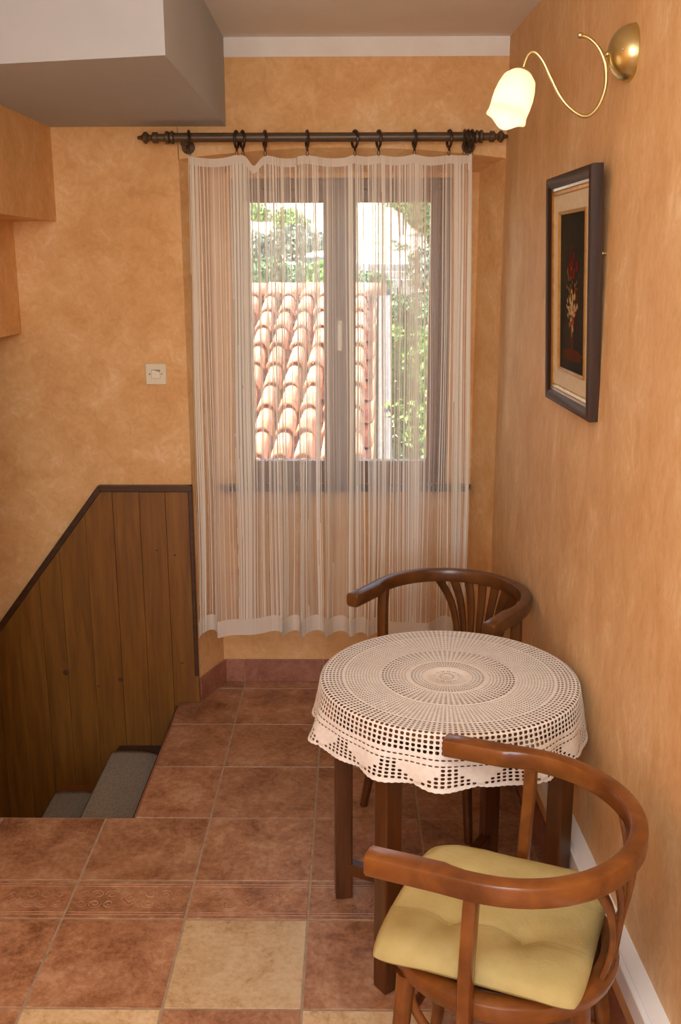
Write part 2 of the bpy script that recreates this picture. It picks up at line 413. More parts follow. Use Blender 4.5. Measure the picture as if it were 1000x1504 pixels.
# unseen rear wall, its opening added to hold the fill light
b = MB()
for lo, hi in (((-1.17, YR - .2, -.05), (-1.1, YR, 2.6)), ((.4, YR - .2, -.05), (1.1, YR, 2.6)), ((-1.1, YR - .2, -.05), (.4, YR, 1.0)), ((-1.1, YR - .2, 2.42), (.4, YR, 2.6))): b.box(lo, hi)
tag(b.build('wall_rear', M['peach']), 'peach wall behind the camera with an opening added for the fill light', 'wall', kind='structure')
tag(MB().box((XL - .2, YR - .2, ZC), (1.1, YB + .2, 2.7)).build('ceiling', M['white_paint']), 'plain off-white painted ceiling', 'ceiling', kind='structure')
tag(MB().box((-.446, YF - .003, 2.412), (.5425, YF + .01, ZC + .01)).build('trim_1', M['white_band']), 'white painted band along the top of the window wall', 'trim', kind='structure')
# boxed beam
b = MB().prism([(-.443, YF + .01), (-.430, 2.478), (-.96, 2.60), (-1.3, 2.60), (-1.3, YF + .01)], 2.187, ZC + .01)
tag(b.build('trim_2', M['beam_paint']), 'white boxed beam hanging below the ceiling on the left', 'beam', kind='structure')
tag(MB().box((-2.2, 2.62, 1.868), (-1.062, YF + .01, 2.187 + .004)).build('trim_3', M['peach']), 'orange plaster box under the white beam', 'bulkhead', kind='structure')
tag(MB().box((-2.2, 2.62, 1.472), (-1.220, YF + .01, 1.869)).build('trim_4', M['peach']), 'lower orange plaster box stepped back at the left edge', 'bulkhead', kind='structure')

# ------------------------------------------------------------------ floor of separate tiles
REG = [(-.69, GY), (-.69, YF), (-.615, YF), (NXL, YB), (NXR, YB), (RX(YF), YF), (RX(.6), .6), (XL, .6), (XL, GY)]
floor = structure('floor', 'terracotta tiled floor of the landing', 'floor')
b = MB().prism([(-.69, GY), (-.69, YF + .002), (-.615, YF + .002), (NXL, YB), (NXR, YB), (RX(YF), YF), (RX(YR), YR), (XL, YR), (XL, GY)], -.05, -.0014)
b.build('grout_bed', M['grout'], floor)
MB().prism([(XL, YR), (RX(YR), YR), (RX(.6), .6), (XL, .6)], -.0014, -.0002).build('rear_floor', M['terracotta'], floor)
MB().box((XL, -2.3, -.3), (.9, GY - .002, -.05)).build('floor_slab', M['mortar'], floor)
MB().box((-.688, GY, -.3), (.9, YB, -.05)).build('floor_slab', M['mortar'], floor)
rows = [(GY + k * T, GY + (k + 1) * T, 'r') for k in range(-1, 5)]
rows.append((GY - T - BD, GY - T, 'b'))
yb = GY - T - BD
for k in range(4): rows.append((yb - (k + 1) * T, yb - k * T, 'lo%d' % k))
G = .0032
random.seed(4)
CREAM = {('lo0', 1), ('lo1', 0), ('lo1', 2), ('lo2', 3), ('lo2', 1)}
def spiral(cx, cy, r, turns, sgn, z):
    return [(cx + sgn * r * (1 - t / 26 * .85) * cos(t / 26 * turns * 2 * pi), cy + r * (1 - t / 26 * .85) * sin(t / 26 * turns * 2 * pi), z) for t in range(25)]
for (ya, yc, kind) in rows:
    for i in range(-5, 5):
        xa = GX + i * T
        P = clip_rect(REG, xa + G, xa + T - G, ya + G, yc - G)
        if not P: continue
        # drop doubled points
        Q = [p for n_, p in enumerate(P) if (V(p) - V(P[n_ - 1])).length > 1e-4]
        if len(Q) < 3: continue
        ar = abs(sum(Q[n_][0] * Q[(n_ + 1) % len(Q)][1] - Q[(n_ + 1) % len(Q)][0] * Q[n_][1] for n_ in range(len(Q)))) / 2
        if ar < 2e-4: continue
        m_ = M['cream_tile'] if (kind, i) in CREAM else M['terracotta']
        dz = random.uniform(-.0004, .0004)
        t_ = MB().prism(Q, -.009, dz).build('tile', m_, floor, bevel=.0016)
        if (kind, i) in CREAM: t_['label'] = 'cream floor tile'
        if kind == 'b':
            t_['label'] = 'narrow border tile with embossed scrolls'
            if ya + BD > 1.5 and -3 <= i <= 2:
                r_ = MB(); cx = xa + T / 2; cy = (ya + yc) / 2; z = dz
                for sx in (-1, 1):
                    for (ox, rr) in ((.055, .018), (.095, .02), (.132, .016)):
                        for sy in (-1, 1):
                            pts = [p for p in spiral(cx + sx * ox, cy + sy * .021, rr, 1.6, sx * sy, z)]
                            pts = [(p[0], cy + sy * .021 + (p[1] - cy - sy * .021) * sy, z) for p in pts]
                            r_.tube(pts, .0015, 5)
                r_.tube([(cx + .026 * cos(a), cy + .03 * sin(a), z) for a in (0, pi / 2, pi, 1.5 * pi)], .0016, 5, closed=True)
                r_.tube([(cx + .011 * cos(a), cy + .013 * sin(a), z) for a in (0, pi / 2, pi, 1.5 * pi)], .0022, 5, closed=True)
                for oy in (-.068, -.058, .058, .068): r_.tube([(xa + .006, cy + oy, z), (xa + T - .006, cy + oy, z)], .0012, 5)
                x_lo = max(-5, xa)
                r_.build('relief', M['terracotta'], t_)

# skirting tiles in the recess and along the right wall
base = structure('baseboard_back', 'terracotta skirting tiles round the window recess', 'baseboard')
def skirt(parent, p, q, h=.1, th=.009, flip=1):
    p, q = V(p), V(q); d = (q - p).normalized(); n = V((-d.y, d.x)) * flip
    P = [p + d * .0015, q - d * .0015, q - d * .0015 + n * th, p + d * .0015 + n * th]
    MB().prism([tuple(a) for a in P], 0.0005, h).build('tile', M['skirting'], parent, bevel=.0015)
skirt(base, (-.6135, YF + .004), (NXL + .002, YB - .004), flip=-1)
xs = [NXL + .004, -.452, -.119, .214, NXR - .004]
for a_, b_ in zip(xs, xs[1:]): skirt(base, (a_, YB), (b_, YB), flip=-1)
skirt(base, (NXR - .002, YB - .006), (.54, YF + .01), flip=-1)
base2 = structure('baseboard_right', 'terracotta skirting tiles along the foot of the right wall', 'baseboard')
yy = YF - .012
while yy > .8:
    skirt(base2, (RX(yy), yy), (RX(yy - T), yy - T), flip=-1, th=.007); yy -= T
# white boxed ledge on the right wall
led = structure('trim_5', 'white boxed ledge running low along the right wall', 'ledge')
ye, ys = .4, 3.66
def ledge(o0, o1, z0, z1, name, mt, bv):
    b = MB().prism([(RX(ye) - o0, ye), (RX(ye) - o1, ye), (RX(ys) - o1, ys), (RX(ys) - o0, ys)], z0, z1); return b.build(name, mt, led, bevel=bv)
ledge(-.001, .047, .246, .296, 'ledge_body', M['white_plastic'], .003)
ledge(-.001, .036, .2955, .3005, 'ledge_cover', M['white_plastic'], .0012)

# ------------------------------------------------------------------ stairs going down to the left
st = structure('staircase', 'dark wooden staircase going down to the left', 'stairs')
MB().box((-.705, GY, -.19), (-.688, YF, -.012)).build('riser', M['riser_dark'], st)
for k in range(1, 6):
    x1 = -.69 - .24 * (k - 1); x0 = x1 - .24; z = -.18 * k - .01 * 1
    MB().box((x0 - .02, GY, z - .03), (x1 - .016 if k == 1 else x1, YF, z)).build('tread', M['stair_wood'] if k > 1 else M['riser_dark'], st, bevel=.003)
    MB().box((x0 - .001, GY, z - .18), (x0 + .016, YF, z - .03)).build('riser', M['stair_wood'], st)
MB().box((-.7, GY + .0, -.02), (-.682, YF, -.0095)).build('nosing', M['skirting'], st)
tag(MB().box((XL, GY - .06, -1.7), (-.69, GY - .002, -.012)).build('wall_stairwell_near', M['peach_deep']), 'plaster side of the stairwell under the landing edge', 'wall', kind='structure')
tag(MB().box((XL, GY, -1.75), (-.6, YF, -1.6)).build('floor_lower', M['stair_wood']), 'wooden floor at the foot of the stairs', 'floor', kind='structure')
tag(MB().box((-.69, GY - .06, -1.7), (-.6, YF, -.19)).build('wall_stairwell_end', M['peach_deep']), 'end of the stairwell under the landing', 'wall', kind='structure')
def stair_mat(k, label):
    x1 = -.69 - .24 * (k - 1); x0 = x1 - .24; z = -.18 * k - .01
    o = thing('stair_mat', label, 'stair mat', (x0 + .1, 3.2, z), 0, 'carpet mats on the stairs')
    w0, w1 = x0 - .028, x1 - .085 + .02
    # plan outline: long pad with rounded ends at the back, wrapped over the nosing
    ya, yb_ = 2.90, 3.63; n = 26
    r = .075
    rowsp = []
    for j in range(n + 1):
        y = ya + (yb_ - ya) * j / n
        back = w1
        for e in (yb_ - y, y - ya):
            if e < r: back = w1 - (r - sqrt(max(0, r * r - (r - e) ** 2)))
        prof = [(w0 - .003, -.05), (w0 - .009, -.035), (w0 - .008, -.008), (w0 + .004, .009), (w0 + .03, .013)]
        prof += [(w0 + .03 + (back - .012 - w0 - .03) * q, .013) for q in (.33, .66, 1)] + [(back - .003, .009), (back, .001)]
        rowsp.append([(p[0] - (x0 + .1), y - 3.2, p[1]) for p in prof])
    m_ = MB().grid(rowsp).build('carpet_pad', M['carpet'], o, smooth=True)
    sd = m_.modifiers.new('thick', 'SOLIDIFY'); sd.thickness = .004; sd.offset = 1
    return o
stair_mat(1, 'grey carpet mat on the topmost stair tread beside the landing edge')
stair_mat(2, 'smaller looking grey carpet mat on the second stair tread down')

# ------------------------------------------------------------------ plank panelling on the back wall of the stairs
pan = thing('wood_panelling', 'honey brown plank panelling with dark sloping cap on stair wall', 'panelling', (-.9, YF, 0))
def ptop(x): return .876 if x > -.966 else .876 - (-.966 - x) * 1.312
edges = [-.611, -.715, -.815, -.918, -1.028, -1.137, -1.224, -1.318, -1.42, -1.52, -1.62, -1.72]
random.seed(9)
for a, c in zip(edges, edges[1:]):
    x1, x0 = a - .0006, c + .0006
    top = [(x0, ptop(x0)), (x1, ptop(x1))]
    if x0 < -.966 < x1: top.insert(1, (-.966, .876))
    zb = 0.001 if x0 > -.70 else -1.2
    if c == -.715: bot = [(x0, -.012), (x1, -.012)]
    else: bot = [(x0, zb), (x1, zb)]
    if c == -.715: bot = [(x0, -.19), (-.692, -.19), (-.692, 0.001), (x1, 0.001)]
    pts = [(p[0], p[1]) for p in bot] + top[::-1]
    dd = random.uniform(0, .0015)
    n = len(pts)
    f_ = [(p[0], YF - .012 - dd, p[1]) for p in pts]; bk = [(p[0], YF + .002, p[1]) for p in pts]
    b = MB().add(f_ + bk, [tuple(range(n)), tuple(range(n, 2 * n))[::-1]] + [(i, n + i, n + (i + 1) % n, (i + 1) % n) for i in range(n)])
    pl = b.build('plank', M['plank'], pan, bevel=.0012); pl.location = (.9, -YF, 0)
for x, z, r in ((-1.145, .13, .013), (-.928, .10, .013), (-1.018, .07, .006), (-.686, .62, .005), (-.676, .17, .005), (-.757, .64, .004)):
    MB().lathe([(r, 0), (r * .6, .0012)], (x + .9, -.0125, z), (0, -1, 0), 12).build('knot', M['knot'], pan)
def cap(pts, w, d):
    return [[(p[0], YF, p[1])] for p in pts]
# dark cap: flat top, sloping part, right edge strip
b = MB()
prof = [(-.608, .0), (-.608, .898), (-.968, .898), (-1.72, -.09)]
def strip(p, q, wv, y_out):
    """board in the wall plane from p to q; wv = offset (dx,dz) giving its width"""
    F = [(p[0], p[1]), (q[0], q[1]), (q[0] + wv[1][0], q[1] + wv[1][1]), (p[0] + wv[0][0], p[1] + wv[0][1])]
    f_ = [(x + .9, -y_out, z) for x, z in F]; k_ = [(x + .9, .001, z) for x, z in F]
    return MB().add(f_ + k_, [(0, 1, 2, 3), (7, 6, 5, 4)] + [(i, 4 + i, 4 + (i + 1) % 4, (i + 1) % 4) for i in range(4)])
strip((-.608, .899), (-.968, .899), ((0, -.024), (.009, -.024)), .028).build('cap_rail', M['cap_wood'], pan, bevel=.003)
strip((-.968, .899), (-1.72, -.088), ((.009, -.024), (.009, -.030)), .028).build('cap_rail', M['cap_wood'], pan, bevel=.003)
strip((-.608, .899), (-.611, .118), ((-.017, 0), (-.015, 0)), .022).build('edge_strip', M['cap_wood'], pan, bevel=.003)

# ------------------------------------------------------------------ window
win = structure('window_1', 'brown wooden two-leaf window behind the sheer curtain', 'window', (0, 4.0, 0))
def wbox(n, x0, x1, z0, z1, ya, yb_, mt='window_wood', par=win, bv=.004):
    return MB().box((x0, ya - 4, z0), (x1, yb_ - 4, z1)).build(n, M[mt], par, bevel=bv)
fy0, fy1 = 3.95, 4.03
wbox('frame_side', WX0, WX0 + .04, WZ0, WZ1, fy0, fy1); wbox('frame_side', WX1 - .04, WX1, WZ0, WZ1, fy0, fy1)
wbox('frame_head', WX0 + .04, WX1 - .04, WZ1 - .04, WZ1, fy0, fy1); wbox('frame_foot', WX0 + .04, WX1 - .04, WZ0, WZ0 + .045, fy0, fy1)
for (x0, x1, g0, g1, lab) in ((-.415, -.049, -.388, -.109, 'left'), (-.045, .338, .016, .299, 'right')):
    e = bpy.data.objects.new('casement', None); COL.objects.link(e); e.parent = win; e.empty_display_size = .05
    sy0, sy1 = 3.935, 3.985
    wbox('stile', x0, g0, .893, 1.990, sy0, sy1, par=e); wbox('stile', g1, x1, .893, 1.990, sy0, sy1, par=e)
    wbox('top_rail', g0, g1, 1.943, 1.990, sy0, sy1, par=e); wbox('bottom_rail', g0, g1, .893, .948, sy0, sy1, par=e)
    wbox('pane', g0 - .004, g1 + .004, .944, 1.947, 3.956, 3.961, 'glass', e, 0)
wbox('astragal', -.062, -.032, .893, 1.990, 3.922, 3.936)
h_ = MB(); h_.box((-.058, -.088, 1.395), (-.036, -.077, 1.505)); h_.lathe([(.008, 0), (.008, .014)], (-.047, -.088, 1.485), (0, -1, 0), 12)
h_.box((-.055, -.112, 1.39), (-.039, -.099, 1.497))
h_.build('handle', M['cream_handle'], win, bevel=.003)['label'] = 'cream window handle'
b = MB().prism([(-.535, YB), (-.515, 3.868), (.462, 3.868), (.478, YB)], .836, .858)
tag(b.build('window_sill', M['sill_wood'], bevel=.004), 'dark window sill board spanning the recess below the window', 'window sill', kind='structure')

# ------------------------------------------------------------------ curtain rod, rings, curtain
CY = 3.63; RZ = 2.140
rod = thing('curtain_rod', 'dark wooden curtain rod with turned finials above the window', 'curtain rod', (-.09, CY, RZ))
b = MB().lathe([(.0155, 0), (.0155, 1.03)], (-.52, 0, 0), (1, 0, 0), 20); b.build('pole', M['rod'], rod, smooth=True)
fin = [(.0155, 0), (.021, .004), (.022, .012), (.016, .017), (.0215, .02), (.0215, .03), (.013, .034), (.013, .056), (.0185, .058), (.0185, .074), (.010, .080), (.010, .086), (.020, .096), (.0195, .104), (.008, .114), (.0065, .124), (.004, .128)]
sc = .99
MB().lathe(fin, (-.52, 0, 0), (-1, 0, 0), 20).build('finial', M['rod'], rod, smooth=True)
fin2 = [(r, h * .9) for r, h in fin]
MB().lathe(fin2, (.51, 0, 0), (1, 0, 0), 20).build('finial', M['rod'], rod, smooth=True)
for sx, xx in ((-1, -.488), (1, .500)):
    b = MB().tube([(xx, YF - CY, -.022), (xx, .05, -.030), (xx, .012, -.026), (xx, -.006, -.019)], [.012, .010, .012, .012], 12)
    b.lathe([(.024, 0), (.022, .008), (.012, .012)], (xx, YF - CY, -.022), (0, -1, 0), 18)
    b.build('bracket', M['rod'], rod, smooth=True)
ring_x = [-.561, -.397, -.376, -.299, -.154, .010, .092, .215, .334, .386, .398, .411]
names = ['curtain ring at the left end beside the finial', 'left of a close pair of curtain rings over the left curtain gather', 'right of the close pair of curtain rings over the left curtain gather',
         'fourth curtain ring from the left, above the left casement', 'curtain ring above the middle of the left casement', 'curtain ring just right of the window centre',
         'curtain ring left of centre over the right casement', 'curtain ring over the middle of the right casement', 'last single curtain ring before the right-hand cluster',
         'leftmost of the three curtain rings bunched at the right end', 'middle of the three curtain rings bunched at the right end', 'rightmost of the three curtain rings bunched at the right end']
ring_src = None
for i, x in enumerate(ring_x):
    if ring_src is None:
        r0 = thing('curtain_ring', '', 'curtain ring', (x, CY, RZ - .0068), 0, 'curtain rings on the rod')
        b = MB().tube([(0, .0276 * cos(a), .0276 * sin(a)) for a in [2 * pi * k / 24 for k in range(24)]], .0048, 8, closed=True, up=V((1, 0, 0)))
        b.build('hoop', M['ring'], r0, smooth=True)
        b = MB().tube([(0, 0, -.029), (.0005, -.001, -.0385)], .0038, 8)
        b.build('eye', M['ring'], r0, smooth=True)
        pth = [(.0042 * sin(a) * (1 if a < pi else 1), -.001, -.0455 + .0085 * cos(a)) for a in [2 * pi * k / 16 for k in range(16)]]
        b = MB().tube(pth, .0012, 6, closed=True, up=V((0, 1, 0))); b.build('clip', M['wire'], r0, smooth=True)
        ring_src = r0; o = r0
    else: o = copy_tree(ring_src)
    o.location = (x, CY, RZ - .0068); o.rotation_euler = (0, 0, rad([12, -8, 20, 14, 10, 22, 15, 8, 12, -3, 2, 4][i]))
    o['label'] = names[i]

random.seed(21)
cur = thing('sheer_curtain', 'off-white sheer striped curtain hanging from the rod before the window', 'curtain', (-.08, CY, .33))
NS, NV = 620, 26
ZT, ZB = 2.083, .325
def sag(s):
    x = -.563 + .969 * s; hang = sorted([(-.561), -.397, -.376, -.299, -.154, .010, .092, .215, .334, .40])
    for a, c in zip(hang, hang[1:]):
        if a <= x <= c:
            t = (x - a) / (c - a); w = c - a; return -.075 * w * min(1, (4 * t * (1 - t)))
    return 0
def fold(s):
    ph = 2 * pi * (9.4 * s + .5 * sin(2 * pi * 1.7 * s + 1) + .28 * sin(2 * pi * 3.1 * s))
    return ph
def cpt(s, v, dy=0):
    """s along the cloth, v 0 = top, 1 = hem"""
    ph = fold(s)
    xl = -.563 + (-.584 + .563) * v; xr = .408 + .022 * (1 - (1 - v) ** 2) * 1.0
    amp = .010 + .032 * v ** .8
    loc_amp = .72 + .28 * sin(2 * pi * 2.3 * s + 2.0)
    x = xl + (xr - xl) * s + .0165 * (.55 + .45 * v) * sin(ph + .5) * loc_amp + .003 * sin(9 * v + 40 * s) * v
    y = amp * loc_amp * cos(ph) + .006 * sin(23 * s + 2 * v)
    z = ZT + sag(s) * max(0, 1 - v * 1.6) - (ZT - ZB) * v + (.004 * cos(ph) * loc_amp) * v ** 6
    # pinch of the gather near the left pair of rings
    g = math.exp(-((s - .235) / .02) ** 2) * max(0, 1 - v * 5); z -= .03 * g
    return V((x + .08, y + dy, z - .33))
rowsv = []; uvs = []
for i in range(NV + 1):
    v = i / NV
    rowsv.append([cpt(j / NS, v) for j in range(NS + 1)]); uvs += [(j / NS, v) for j in range(NS + 1)]
MB().grid(rowsv).build('voile', M['sheer'], cur, smooth=False, uv=uvs, fix=False).data.shade_smooth()
def cloth_band(name, v0, v1, n, dy):
    MB().grid([[cpt(j / NS, v0 + (v1 - v0) * i / n, dy) for j in range(NS + 1)] for i in range(n + 1)]).build(name, M['sheer_hem'], cur, fix=False).data.shade_smooth()
cloth_band('header', .0, .016, 2, -.002)
cloth_band('hem', .963, 1.0, 4, -.002)
# single thicker yarns of the weave, denser where the cloth gathers under the rings
GATHER = [-.555, -.548, -.40, -.385, -.37, -.30, -.154, .010, .092, .215, .334, .36, .385, .40]
def yarns(name, n, m_, wlo, whi, full):
    b = MB()
    for k in range(n):
        s0 = random.random() if random.random() < .45 else (random.choice(GATHER) + .563) / .969 + random.gauss(0, .014)
        w = random.uniform(wlo, whi) * .5; drift = random.uniform(-.004, .004)
        va, vb = (0, 1) if full or random.random() < .4 else sorted((random.random(), random.random()))
        nn = max(3, int(18 * (vb - va)))
        row = []
        for i in range(nn + 1):
            v = va + (vb - va) * i / nn; s = min(.999, max(.001, s0 + drift * v))
            p = cpt(s, v, -.0018); row.append([p + V((-w, 0, 0)), p + V((w, 0, 0))])
        b.grid(row)
    o = b.build(name, m_, cur, fix=False); o['kind'] = 'stuff'; return o
yarns('white_yarns', 250, M['thread'], .0009, .0034, True)
yarns('beige_yarns', 48, M['thread_brown'], .0010, .0026, False)

# ------------------------------------------------------------------ light switch
sw = thing('light_switch', 'square cream light switch on the wall left of the curtain', 'light switch', (-.729, YF, 1.321))
MB().box((-.0385, -.008, -.039), (.0385, .0, .039)).build('plate', M['plate'], sw, bevel=.003)
MB().box((-.0165, -.0083, -.0165), (.0165, -.007, .0165)).build('rocker_well', M['well'], sw)
b = MB().add([(-.0155, -.0115, -.0155), (.0155, -.0105, -.0155), (.0155, -.0075, .0150), (-.0155, -.0085, .0150), (-.0155, -.006, -.0155), (.0155, -.006, -.0155), (.0155, -.006, .0150), (-.0155, -.006, .0150)],
             [(0, 1, 2, 3), (7, 6, 5, 4), (0, 4, 5, 1), (1, 5, 6, 2), (2, 6, 7, 3), (3, 7, 4, 0)])
b.build('rocker', M['plate'], sw, bevel=.001)
for sx in (-.023, .022): MB().lathe([(.0032, 0), (.0028, .0012)], (sx, -.0078, 0), (0, -1, 0), 12).build('screw', M['steel'], sw)

# ------------------------------------------------------------------ wall lamp
LY = 2.29; WX = RX(LY)
lamp = thing('wall_lamp', 'brass wall lamp with curled arm and lit tulip glass shade', 'wall lamp', (WX, LY, 2.15))
lr = lambda x, z, y=0: (x - WX, y, z - 2.15)
dome = [(.0001, .050)] + [(.058 * sin(a), .050 * cos(a)) for a in [pi / 2 * k / 12 for k in range(1, 13)]] + [(.060, -.001), (.060, -.004)]
MB().lathe(dome[::-1], (0, 0, .002), (-1, 0, 0), 36, caps=False).build('backplate', M['brass'], lamp, smooth=True)
MB().lathe([(.0001, .0), (.004, .001), (.006, .004), (.006, .006), (.004, .009), (.0001, .0105)], (-.046, 0, .0), (-1, 0, 0), 16).build('knob', M['brass'], lamp, smooth=True)
MB().lathe([(.0028, 0), (.0022, .0016)], (-.030, -.0475, .0), (-.45, -1, 0), 10).build('screw', M['steel'], lamp)
arm = [(.482, 2.187), (.501, 2.181), (.522, 2.162), (.536, 2.135), (.5415, 2.104), (.539, 2.075), (.527, 2.045), (.506, 2.027), (.480, 2.034), (.449, 2.062), (.422, 2.107), (.405, 2.137), (.388, 2.154), (.3745, 2.150), (.366, 2.130), (.3625, 2.112)]
MB().tube(catmull([lr(*p) for p in arm], 5), .0042, 12, up=V((0, 1, 0))).build('arm', M['brass'], lamp, smooth=True)
MB().lathe([(.001, -.006), (.0055, -.004), (.0068, 0), (.0055, .004), (.001, .006)], lr(.482, 2.187), (-1, 0, .3), 14).build('tip_ball', M['brass'], lamp, smooth=True)
ax = V((-.040, -.046, -.106)).normalized(); so = V(lr(.3625, 2.116))
MB().lathe([(.006, -.006), (.018, .0), (.020, .008), (.016, .012)], so, ax, 20).build('socket_cup', M['brass'], lamp, smooth=True)
x_ = ax.orthogonal().normalized(); y_ = ax.cross(x_)
shp = []
vc = V((-WX, -LY, H - 2.15)) - so; vc -= ax * vc.dot(ax); a_cam = math.atan2(vc.dot(y_), vc.dot(x_))
prof = [(.016, .006), (.026, .010), (.036, .022), (.0405, .040), (.0425, .058), (.042, .074), (.0405, .088), (.0405, .098), (.042, .106)]
for k, (r, h) in enumerate(prof):
    row = []; h *= 1.06
    for j in range(49):
        a = 2 * pi * j / 48; w = max(0, (k - 4) / 4)
        hh = h + .0045 * w * cos(4 * (a - a_cam)) - .002 * w; rr = r + .0012 * w * cos(4 * (a - a_cam))
        row.append(so + ax * hh + (x_ * cos(a) + y_ * sin(a)) * rr)
    shp.append(row)
sh = MB().grid(shp).build('glass_shade', M['shade'], lamp, smooth=True, fix=False)
MB().lathe([(.0001, .0), (.008, .0), (.009, .02), (.016, .036), (.018, .048), (.013, .060), (.0001, .065)], so + ax * .008, ax, 18).build('bulb', M['bulb'], lamp, smooth=True)
light('lamp_glow', 'POINT', V((WX, LY, 2.15)) + so + ax * .092, LAMP, (1, .78, .48), shadow_soft_size=.02)

# ------------------------------------------------------------------ framed painting on the right wall (hangs leaning forward)
pw, ph = .455, .590
pyc, pzc = 2.60, 1.645
ang = math.atan(.034)
pic = thing('framed_painting', 'dark framed flower painting hanging on the right wall', 'painting', (RX(pyc), pyc, pzc))
# local axes: U along -Y (towards camera is +u?), W up, N out of wall
Uv = V((-.034, 1, 0)).normalized(); Nv = V((-1, -.034, 0)).normalized()
tilt = .026 / ph
Wv = (V((0, 0, 1)) + Nv * (tilt)).normalized(); N2 = Uv.cross(Wv).normalized()
if N2.dot(Nv) < 0: N2 = -N2
ctr = Nv * .021
def pp(u, w, n): return ctr + Uv * u + Wv * w + N2 * n
def mould(name, m_, hw, hh, prof, bv=0, smooth=False):
    """mitred frame; prof: list of (inset, height) going from outside in, closed ring section"""
    b = MB(); k = len(prof); vs = []
    for cu, cw in ((-1, -1), (1, -1), (1, 1), (-1, 1)):
        for ins, n in prof: vs.append(pp(cu * (hw - ins), cw * (hh - ins), n))
    fs = []
    for c in range(4):
        for j in range(k):
            j2 = (j + 1) % k; fs.append((c * k + j, ((c + 1) % 4) * k + j, ((c + 1) % 4) * k + j2, c * k + j2))
    return b.add(vs, fs).build(name, m_, pic, bevel=bv, smooth=smooth)
mould('outer_frame', M['frame_dark'], pw / 2, ph / 2, [(0, -.012), (0, .012), (.003, .017), (.010, .019), (.020, .016), (.028, .010), (.030, .008), (.030, -.012)], smooth=True)
mould('inner_frame', M['frame_rust'], pw / 2 - .029, ph / 2 - .029, [(0, -.010), (0, .0085), (.007, .008), (.008, -.010)])
mould('gold_slip', M['gold'], pw / 2 - .036, ph / 2 - .036, [(0, -.010), (0, .007), (.004, .009), (.009, .005), (.012, .006), (.012, -.010)])
mould('linen_mat', M['linen'], pw / 2 - .048, ph / 2 - .048, [(0, -.010), (0, .003), (.044, .0005), (.044, -.010)])
mould('gold_slip', M['gold'], pw / 2 - .090, ph / 2 - .090, [(0, -.010), (0, .004), (.004, .0055), (.008, .001), (.008, -.010)])
cw_, ch_ = pw / 2 - .096, ph / 2 - .096
b = MB(); vs = [pp(u, w, n) for n in (-.008, -.0015) for u, w in ((-cw_, -ch_), (cw_, -ch_), (cw_, ch_), (-cw_, ch_))]
b.add(vs, [(0, 1, 2, 3), (7, 6, 5, 4), (0, 4, 5, 1), (1, 5, 6, 2), (2, 6, 7, 3), (3, 7, 4, 0)]).build('canvas', M['canvas'], pic)
random.seed(3)
dabs = MB(); mi = []
def dab(u, w, a, c_, rot, mk, lay):
    n = 9; vs = [pp(u, w, -.0009 + lay * .0002)]
    for j in range(n):
        t = 2 * pi * j / n; q = random.uniform(.75, 1.15)
        x = a * q * cos(t); y = c_ * q * sin(t); vs.append(pp(u + x * cos(rot) - y * sin(rot), w + x * sin(rot) + y * cos(rot), -.0011 + lay * .0002))
    dabs.add(vs, [(0, 1 + j, 1 + (j + 1) % n) for j in range(n)]); mi.extend([mk] * n)
for k in range(16): dab(random.gauss(0, .04), random.gauss(-.02, .07), random.uniform(.006, .014), random.uniform(.003, .007), random.uniform(0, 3), 3, 0)
dab(.0, -.150, .11, .010, 0, 4, 0); dab(.0, -.163, .11, .009, 0, 4, 0); dab(0.0, -.115, .020, .028, 0, 4, 1); dab(.004, -.095, .008, .020, 0, 2, 2)
for (u, w, mk, n_, sp, sz) in ((-.005, .06, 0, 9, .022, .011), (.02, .085, 0, 6, .016, .009), (.012, -.03, 1, 12, .022, .010), (-.018, -.045, 1, 7, .018, .009), (.03, .0, 2, 7, .02, .008), (-.04, -.01, 4, 8, .02, .010), (-.028, -.065, 0, 5, .012, .008), (.035, .035, 2, 5, .014, .007), (.005, -.06, 5, 6, .018, .008), (-.03, .03, 2, 5, .014, .006)):
    for k in range(int(n_ * 1.8)): dab(u + random.gauss(0, sp), w + random.gauss(0, sp), sz * random.uniform(.6, 1.2), sz * random.uniform(.4, .9), random.uniform(0, 3), mk, 3 + k * .1)
do = dabs.build('flower_dabs', PAINT, pic, fix=False)
for p_, k in zip(do.data.polygons, mi): p_.material_index = k
b = MB().lathe([(.0025, -.004), (.0025, .010), (.006, .011), (.0055, .015), (.001, .017)], (RX(2.385) + .001, 2.385, 1.742), (-1, -.034, 0), 14)
tag(b.build('wall_hook', M['brass'], smooth=True), 'small brass hook head in the wall beside the painting', 'hook')

# ------------------------------------------------------------------ table
TX, TY, TH, TR = .246, 2.345, .712, .321
tab = thing('round_table', 'small round dark wooden table with crossed stretchers', 'table', (TX, TY, 0))
MB().lathe([(.0001, .678), (TR - .004, .678), (TR, .682), (TR, .702), (TR - .005, .7065), (.0001, .7065)], (0, 0, 0), (0, 0, 1), 64).build('tabletop', M['tabletop_wood'], tab, smooth=True)
legs = {'l': (-.022, 2.456, 6), 'f': (.086, 2.088, 36), 'b': (.402, 2.607, 8), 'r': (.512, 2.205, 40)}
for k, (x, y, az) in legs.items():
    R_ = Matrix.Translation((x - TX, y - TY, 0)) @ Matrix.Rotation(rad(az), 4, 'Z')
    MB().box((-.0235, -.0235, 0), (.0235, .0235, .679), R_).build('leg', M['table_wood'], tab, bevel=.004)
def bar(p, q, w, h, z, name, par, mt):
    p, q = V((p[0] - TX, p[1] - TY, z)), V((q[0] - TX, q[1] - TY, z)); d = (q - p).normalized()
    return MB().sweep([p + d * .02, q - d * .02], rsec(w, h, .1)).build(name, mt, par)
